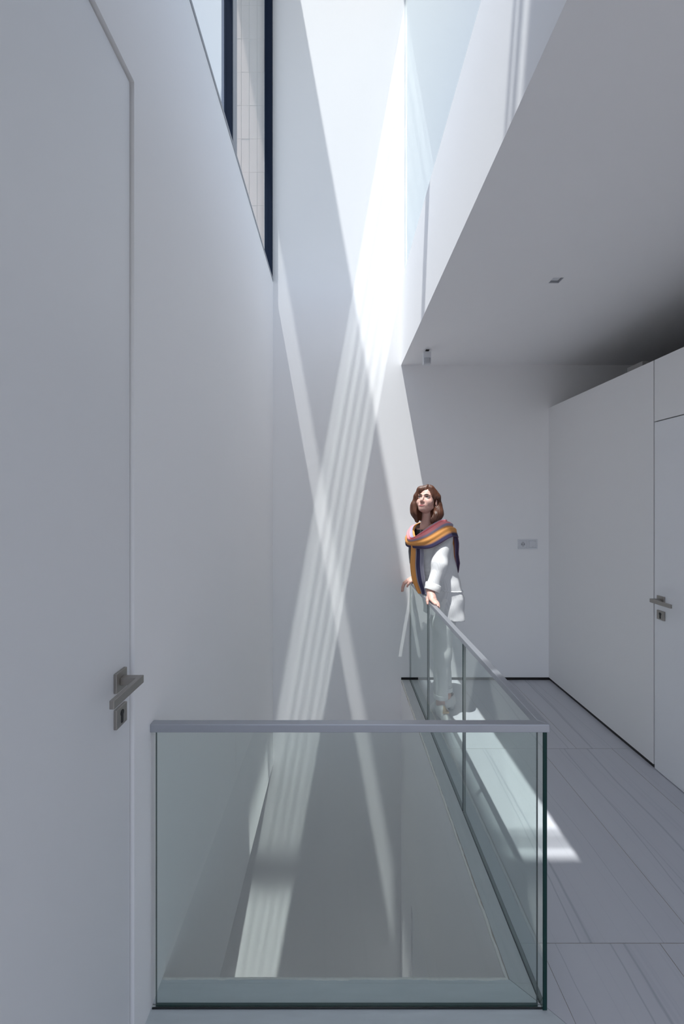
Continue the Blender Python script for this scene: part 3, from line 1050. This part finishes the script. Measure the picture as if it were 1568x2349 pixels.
def hair_sdf(X, Y, Z):
    l = (X - P0[0]) * HL[0] + (Y - P0[1]) * HL[1] + (Z - P0[2]) * HL[2]
    f = (X - P0[0]) * HF[0] + (Y - P0[1]) * HF[1] + (Z - P0[2]) * HF[2]
    u = (X - P0[0]) * HU[0] + (Y - P0[1]) * HU[1] + (Z - P0[2]) * HU[2]
    ang = np.arctan2(f + 0.02, l - 0.018)
    d = hb(X, Y, Z)
    low = np.clip((0.06 - u) / 0.12, 0, 1)
    d = d + low * (0.0011 * np.sin(ang * 15 + 5 * u + 0.6) + 0.0007 * np.sin(ang * 37 - 7 * u + 1.3))
    d = d + 0.0005 * np.sin(ang * 71 + 4 * u)
    part = np.exp(-((l - 0.020) / 0.005) ** 2) * np.clip((u - 0.03) / 0.05, 0, 1) * np.clip((f + 0.04) / 0.05, 0, 1)
    d = d + 0.006 * part
    return smax(d, -carve(X, Y, Z), 0.005)


M['hair'] = add_noise(new_mat('hair', (0.090, 0.030, 0.014), 0.48), (120, 120, 7), 0.6, 0.2, detail=4)
mesh_obj('hair', *nets(hair_sdf, P0 - np.array((.15, .16, .22)), P0 + np.array((.17, .17, .14)), 0.0025), M['hair'], person)

# black top
M['black_top'] = new_mat('black_top', (0.010, 0.010, 0.012), 0.8)
JK = [(1.415, .685, 3.105, .070, .058), (1.375, .69, 3.105, .135, .080), (1.33, .695, 3.105, .170, .105), (1.25, .700, 3.105, .182, .128), (1.10, .716, 3.10, .188, .138),
      (1.00, .745, 3.085, .180, .125), (0.93, .765, 3.07, .176, .120), (0.87, .782, 3.06, .172, .113), (0.80, .787, 3.05, .168, .110), (0.70, .788, 3.04, .168, .110)]
mesh_obj('black_top', *nets(torso([k for k in JK if 0.92 < k[0] < 1.40], -0.013), (0.48, 2.85, 0.90), (0.95, 3.35, 1.42), 0.006), M['black_top'], person)

# jacket
sl1 = [(0.780, 2.974, 1.318, .054), (0.722, 2.890, 1.13, .051), (0.668, 2.858, 0.985, .047)]
sl2 = [(0.640, 3.235, 1.325, .058), (0.700, 3.405, 1.13, .051), (0.668, 3.455, 0.975, .042)]
jt = torso(JK)
jin = torso(JK, -0.008)
sleeves = union(chain(sl1, 0.03) + chain(sl2, 0.03))
sl_in = union([(cone(a[:3], b[:3], a[3] - .007, b[3] - .007), 0) for a, b in ((sl1[1], (0.650, 2.848, 0.940, .047)), (sl2[1], (0.660, 3.464, 0.945, .042)))])


def jacket_sdf(X, Y, Z):
    d = smin(jt(X, Y, Z), sleeves(X, Y, Z), 0.045)
    w = 0.0028 * np.sin(22 * Z + 26 * X + 3) * np.sin(31 * Y + 9 * Z) + 0.0016 * np.sin(40 * Z - 34 * X + 26 * Y)
    d = d + w
    # open front
    n = (X - .70) * BN[0] + (Y - 3.10) * BN[1]
    b = (X - .70) * BF[0] + (Y - 3.10) * BF[1]
    slit = np.maximum(np.abs(n + 0.075 + 0.10 * (Z - 1.2)) - 0.064 - 0.02 * (1.3 - Z) - 0.45 * np.clip(Z - 1.24, 0, 0.12), -b + 0.04)
    slit = np.maximum(slit, np.maximum(0.94 - Z, Z - 1.40))
    d = np.maximum(d, -slit)
    # hollow hem and cuffs
    hem = np.maximum(jin(X, Y, Z) + w, Z - 0.80)
    d = np.maximum(d, -hem)
    d = np.maximum(d, -np.maximum(sl_in(X, Y, Z), Z - 1.03))
    d = np.maximum(d, 0.125 - np.sqrt((X - 0.680) ** 2 + (Y - 3.102) ** 2 + (Z - 1.425) ** 2))
    # slanted hem
    return np.maximum(d, 0.722 + 0.10 * (X - 0.80) * -1 - Z)


def cloth(name, col, rib=0.0, rough=0.8):
    m = new_mat(name, col, rough)
    p = bsdf(m)
    tc = node(m, 'ShaderNodeTexCoord')
    wv = node(m, 'ShaderNodeTexWave', wave_type='BANDS', bands_direction='DIAGONAL')
    mp = node(m, 'ShaderNodeMapping')
    mp.inputs['Scale'].default_value = (1, 1, 0.02)
    link(m, tc.outputs['Object'], mp.inputs[0])
    link(m, mp.outputs[0], wv.inputs['Vector'])
    wv.inputs['Scale'].default_value = 55
    wv.inputs['Distortion'].default_value = 0.6
    nz = node(m, 'ShaderNodeTexNoise')
    nz.inputs['Scale'].default_value = 60
    nz.inputs['Detail'].default_value = 5
    link(m, tc.outputs['Object'], nz.inputs['Vector'])
    ad = node(m, 'ShaderNodeMath', operation='MULTIPLY_ADD')
    ad.inputs[1].default_value = rib
    link(m, wv.outputs[1] if len(wv.outputs) > 1 else wv.outputs[0], ad.inputs[0])
    link(m, nz.outputs[0], ad.inputs[2])
    bp = node(m, 'ShaderNodeBump')
    bp.inputs['Strength'].default_value = 0.10
    bp.inputs['Distance'].default_value = 0.004
    link(m, ad.outputs[0], bp.inputs['Height'])
    link(m, bp.outputs[0], p.inputs['Normal'])
    mx = node(m, 'ShaderNodeMix', data_type='RGBA')
    mx.inputs[6].default_value = (*[c * (1 - 0.10 * min(1, rib)) for c in col], 1)
    mx.inputs[7].default_value = (*col, 1)
    link(m, wv.outputs[0], mx.inputs[0])
    link(m, mx.outputs[2], p.inputs['Base Color'])
    return m


M['linen'] = cloth('linen', (0.74, 0.74, 0.75), 1.0)
M['linen_plain'] = cloth('linen_plain', (0.78, 0.78, 0.77), 0.0)
jk = mesh_obj('jacket', *nets(jacket_sdf, (0.47, 2.76, 0.68), (0.98, 3.53, 1.44), 0.0045), M['linen'], person)
pe = lambda X, Y, Z: np.maximum(np.maximum(np.abs(jt(X, Y, Z)) - 0.0048, np.abs(Z - 0.930 + 0.10 * (X - 0.80)) - 0.0045), 0.035 - ((X - .77) * BN[0] + (Y - 3.07) * BN[1]))
mesh_obj('pocket_edge', *nets(pe, (0.70, 2.85, 0.90), (0.95, 3.1, 0.96), 0.003), M['linen'], jk)
# turned back cuff of the near sleeve
cd = np.array((0.668, 2.858, 0.985)) - np.array((0.722, 2.890, 1.13))
cd /= np.linalg.norm(cd)
c0 = np.array((0.668, 2.858, 0.985)) - cd * 0.010
c1 = c0 + cd * 0.050


def cuff_sdf(X, Y, Z):
    t = (X - c0[0]) * cd[0] + (Y - c0[1]) * cd[1] + (Z - c0[2]) * cd[2]
    r = np.sqrt(np.maximum((X - c0[0]) ** 2 + (Y - c0[1]) ** 2 + (Z - c0[2]) ** 2 - t * t, 0))
    w = 0.002 * np.sin(90 * Z + 40 * X)
    return np.maximum(np.maximum(np.abs(r - 0.0505 - w) - 0.0045, -t), t - 0.050)


cf = mesh_obj('cuff', *nets(cuff_sdf, c0 - 0.075, c1 + 0.075, 0.003), M['linen_plain'], jk)

# trousers
tr = union([(torso([(0.98, .778, 3.065, .150, .095), (0.90, .785, 3.062, .160, .10), (0.80, .788, 3.06, .155, .098)]), 0)] +
           chain([(0.793, 2.998, 0.86, .083), (0.772, 2.975, 0.66, .076), (0.757, 2.962, 0.47, .064), (0.746, 2.958, 0.150, .048)], 0.03) +
           chain([(0.787, 3.130, 0.86, .083), (0.790, 3.122, 0.66, .076), (0.792, 3.112, 0.47, .064), (0.812, 3.078, 0.150, .048)], 0.03))


def trousers_sdf(X, Y, Z):
    d = tr(X, Y, Z) + 0.0016 * np.sin(30 * Z + 40 * X - 32 * Y) * np.sin(17 * Z + 3) + 0.0007 * np.sin(70 * Z - 60 * Y + 30 * X)
    a = np.sqrt((X - 0.746) ** 2 + (Y - 2.958) ** 2) - 0.041
    b = np.sqrt((X - 0.812) ** 2 + (Y - 3.078) ** 2) - 0.041
    d = np.maximum(d, -np.maximum(np.minimum(a, b), Z - 0.20))
    return np.maximum(d, 0.145 - Z)


ts = mesh_obj('trousers', *nets(trousers_sdf, (0.66, 2.86, 0.13), (0.97, 3.30, 1.0), 0.0048), M['linen_plain'], person)


def cuff_ring(cx, cy):
    return lambda X, Y, Z: np.maximum(np.abs(np.sqrt((X - cx) ** 2 + (Y - cy) ** 2) - 0.0485) - 0.0035, np.abs(Z - 0.160) - 0.016)


for cx, cy in ((0.746, 2.958), (0.812, 3.078)):
    mesh_obj('trouser_cuff', *nets(cuff_ring(cx, cy), (cx - .06, cy - .06, .135), (cx + .06, cy + .06, .185), 0.0024), M['linen_plain'], ts)

# shoes
M['shoe'] = new_mat('shoe', (0.66, 0.66, 0.65), 0.4)
M['gold'] = new_mat('gold', (0.42, 0.30, 0.16), 0.35, 0.6)


def shoe(heel, toe, sc=1.0):
    hx, tx = np.array((*heel, 0.0)), np.array((*toe, 0.0))
    d = (tx - hx) / np.linalg.norm(tx - hx)
    p = lambda t, z: tuple(hx + d * t * sc + np.array((0, 0, z)))
    f = union([(cone(p(0.012, 0.055), p(0.07, 0.050), 0.031, 0.033), 0), (cone(p(0.07, 0.055), p(0.155, 0.032), 0.034, 0.034), 0.03),
               (cone(p(0.155, 0.026), p(0.215, 0.017), 0.033, 0.015), 0.02), (cone(p(0.008, 0.060), p(0.018, 0.095), 0.028, 0.028), 0.02),
               (cone(p(0.018, 0.094), p(0.090, 0.074), 0.031, 0.033), 0.02), (cone(p(0.014, 0.0), p(0.014, 0.05), 0.022, 0.026), 0.01),
               (cone(p(0.025, 0.122), p(0.028, 0.092), 0.028, 0.026), -0.006)])
    g = lambda X, Y, Z: np.maximum(f(X, Y, Z), 0.0015 - Z)
    q = np.array(p(0.10, 0.05))
    o = mesh_obj('shoe', *nets(g, q - np.array((.16, .16, .055)), q + np.array((.16, .16, .075)), 0.0035), M['shoe'], person)
    # metallic tongue on the vamp
    bm = bmesh.new()
    n = np.cross(d, (0, 0, 1))
    tri = [p(0.092, 0.1180), tuple(np.array(p(0.140, 0.0900)) + n * 0.024), tuple(np.array(p(0.140, 0.0900)) - n * 0.024)]
    a = [bm.verts.new(v) for v in tri]
    b = [bm.verts.new(tuple(np.array(v) - np.array((0, 0, 0.012)))) for v in tri]
    bm.faces.new(a); bm.faces.new(b[::-1])
    for i in range(3):
        bm.faces.new((a[i], b[i], b[(i + 1) % 3], a[(i + 1) % 3]))
    bmesh.ops.recalc_face_normals(bm, faces=bm.faces)
    t = obj('shoe_tongue', bm, M['gold'])
    t.parent = o


shoe((0.740, 3.000), (0.768, 2.78))
shoe((0.868, 3.092), (0.68, 3.036), 0.90)


# scarf
def scarf_mat(name, stops):
    m = new_mat(name, (0.6, 0.3, 0.2), 0.85)
    p = bsdf(m)
    uv = node(m, 'ShaderNodeUVMap')
    sp = node(m, 'ShaderNodeSeparateXYZ')
    link(m, uv.outputs[0], sp.inputs[0])
    cr = node(m, 'ShaderNodeValToRGB')
    e = cr.color_ramp.elements
    cols = {'grey': (0.30, 0.29, 0.36), 'pink': (0.85, 0.27, 0.29), 'lav': (0.34, 0.31, 0.42), 'orange': (0.72, 0.32, 0.09), 'navy': (0.035, 0.030, 0.085), 'plum': (0.17, 0.10, 0.16)}
    while len(e) < len(stops):
        e.new(0.5)
    for k, (pos, c) in zip(e, stops):
        k.position = pos
        k.color = (*cols[c], 1)
    link(m, sp.outputs[1], cr.inputs[0])
    link(m, cr.outputs[0], p.inputs['Base Color'])
    wv = node(m, 'ShaderNodeTexNoise')
    wv.inputs['Scale'].default_value = 250
    tc = node(m, 'ShaderNodeTexCoord')
    link(m, tc.outputs['Object'], wv.inputs['Vector'])
    bp = node(m, 'ShaderNodeBump')
    bp.inputs['Strength'].default_value = 0.4
    bp.inputs['Distance'].default_value = 0.002
    link(m, wv.outputs[0], bp.inputs['Height'])
    link(m, bp.outputs[0], p.inputs['Normal'])
    return m


M['scarf'] = scarf_mat('scarf', [(0.0, 'orange'), (0.10, 'orange'), (0.13, 'navy'), (0.17, 'lav'), (0.29, 'lav'), (0.32, 'pink'), (0.56, 'pink'), (0.585, 'lav'), (0.635, 'lav'), (0.67, 'orange'),
                                 (0.86, 'orange'), (0.92, 'navy'), (0.975, 'navy'), (1.0, 'plum')])
M['scarf_front'] = scarf_mat('scarf_front', [(0.0, 'orange'), (0.34, 'orange'), (0.39, 'grey'), (0.45, 'grey'), (0.47, 'navy'), (0.69, 'navy'), (0.72, 'grey'), (1.0, 'grey')])
M['scarf_back'] = scarf_mat('scarf_back', [(0.0, 'navy'), (0.10, 'plum'), (0.20, 'orange'), (0.42, 'orange'), (0.50, 'plum'), (0.72, 'navy'), (1.0, 'plum')])


def sheet(name, P, UVv, mat, parent, thick=0.0035, closed=False):
    """P[i][j] grid of points, UVv[j] the stripe coordinate"""
    ni, nj = P.shape[:2]
    bm = bmesh.new()
    uvl = bm.loops.layers.uv.new('UVMap')
    vs = [[bm.verts.new(P[i, j]) for j in range(nj)] for i in range(ni)]
    for i in range(ni if closed else ni - 1):
        for j in range(nj - 1):
            i2 = (i + 1) % ni
            f = bm.faces.new((vs[i][j], vs[i2][j], vs[i2][j + 1], vs[i][j + 1]))
            for lpp, (a, b) in zip(f.loops, ((i, j), (i + 1, j), (i + 1, j + 1), (i, j + 1))):
                lpp[uvl].uv = (a / ni, UVv[b])
            f.smooth = True
    o = obj(name, bm, mat)
    o.parent = parent
    o.matrix_parent_inverse = parent.matrix_basis.inverted()
    sm = o.modifiers.new('thickness', 'SOLIDIFY')
    sm.thickness = thick
    sm.offset = 0
    return o


def cr_interp(K, n, closed):
    K = np.array(K, float)
    m = len(K)
    out = []
    segs = m if closed else m - 1
    for i in range(n):
        t = i / (n if closed else n - 1) * segs
        k = min(int(t), segs - 1)
        u = t - k
        g = (lambda j: K[j % m]) if closed else (lambda j: K[max(0, min(m - 1, j))])
        p0, p1, p2, p3 = g(k - 1), g(k), g(k + 1), g(k + 2)
        out.append(0.5 * ((2 * p1) + (-p0 + p2) * u + (2 * p0 - 5 * p1 + 4 * p2 - p3) * u * u + (-p0 + 3 * p1 - 3 * p2 + p3) * u ** 3))
    return np.array(out)


CN = np.array((0.676, 3.10, 0))


def pt(b, n, z):
    return CN + BF * b + BN * n + np.array((0, 0, z))


up = [pt(.104, .004, 1.306), pt(.075, .062, 1.372), pt(.010, .082, 1.415), pt(-.055, .055, 1.432), pt(-.080, -.010, 1.432), pt(-.045, -.070, 1.420), pt(.030, -.080, 1.395), pt(.085, -.045, 1.345)]
md = [pt(.165, .010, 1.295), pt(.125, .115, 1.345), pt(.010, .170, 1.418), pt(-.120, .120, 1.410), pt(-.135, -.010, 1.385), pt(-.080, -.120, 1.385), pt(.040, -.135, 1.365), pt(.122, -.072, 1.318)]
lo_ = [pt(.170, .020, 1.235), pt(.125, .165, 1.243), pt(.000, .245, 1.322), pt(-.145, .175, 1.305), pt(-.165, -.010, 1.290), pt(-.100, -.170, 1.300), pt(.050, -.165, 1.290), pt(.142, -.080, 1.245)]
NI, NJ = 96, 33
U_, M_, L_ = [cr_interp(k, NI, True) for k in (up, md, lo_)]
P = np.zeros((NI, NJ, 3))
vv = np.linspace(0, 1, NJ)
for j, v in enumerate(vv):
    P[:, j] = (1 - v) ** 2 * U_ + 2 * v * (1 - v) * (2 * M_ - 0.5 * (U_ + L_)) + v * v * L_
th = np.linspace(0, 2 * np.pi, NI, endpoint=False)[:, None]
dv = P - np.array((CN[0], CN[1], 1.25))
dv /= np.linalg.norm(dv, axis=2, keepdims=True)
amp = 0.0075 * np.sin(np.pi * np.clip(vv, 0.02, 1))[None, :]
P += dv * (amp * (np.sin(vv[None, :] * 24 + 1.2 * np.sin(th + 0.5) + 0.5) + 0.5 * np.sin(vv[None, :] * 41 + 2.0 * np.sin(th)) + 0.4))[..., None]
scarf = sheet('scarf', P, vv, M['scarf'], person, closed=True)
scarf['label'] = 'pink, orange and navy striped scarf'

# hanging ends: front and back
def ribbon(path, widths, wdir, vr, folds, name, ni=40, nj=17, wob=0.006):
    K = cr_interp(path, ni, False)
    Wd = np.interp(np.linspace(0, 1, ni), np.linspace(0, 1, len(widths)), widths)
    wdir = np.array(wdir, float)
    wdir /= np.linalg.norm(wdir)
    nrm = np.cross(wdir, (0, 0, 1))
    P = np.zeros((ni, nj, 3))
    for j in range(nj):
        s_ = j / (nj - 1) - 0.5
        for i in range(ni):
            P[i, j] = K[i] + wdir * Wd[i] * s_ + nrm * wob * math.sin(s_ * folds + i * 0.06)
    return sheet(name, P, np.linspace(0, 1, nj), M[vr], person)


r1 = ribbon([(0.576, 2.980, 1.262), (0.578, 2.975, 1.20), (0.577, 2.980, 1.10), (0.590, 2.980, 1.0), (0.612, 2.985, 0.93), (0.622, 2.988, 0.895)],
            [0.085, 0.095, 0.100, 0.100, 0.085, 0.066], (0.95, -0.45, 0), 'scarf_front', 13, 'scarf_end')
r1['label'] = 'orange and navy end hanging down the front'
r2 = ribbon([(0.845, 2.995, 1.355), (0.858, 3.00, 1.27), (0.862, 3.00, 1.19), (0.872, 3.01, 1.12), (0.884, 3.02, 1.045)],
            [0.050, 0.062, 0.050, 0.055, 0.012], (0.95, -0.3, 0), 'scarf_back', 11, 'scarf_end', wob=0.009)
r2['label'] = 'orange and plum end hanging down the back'
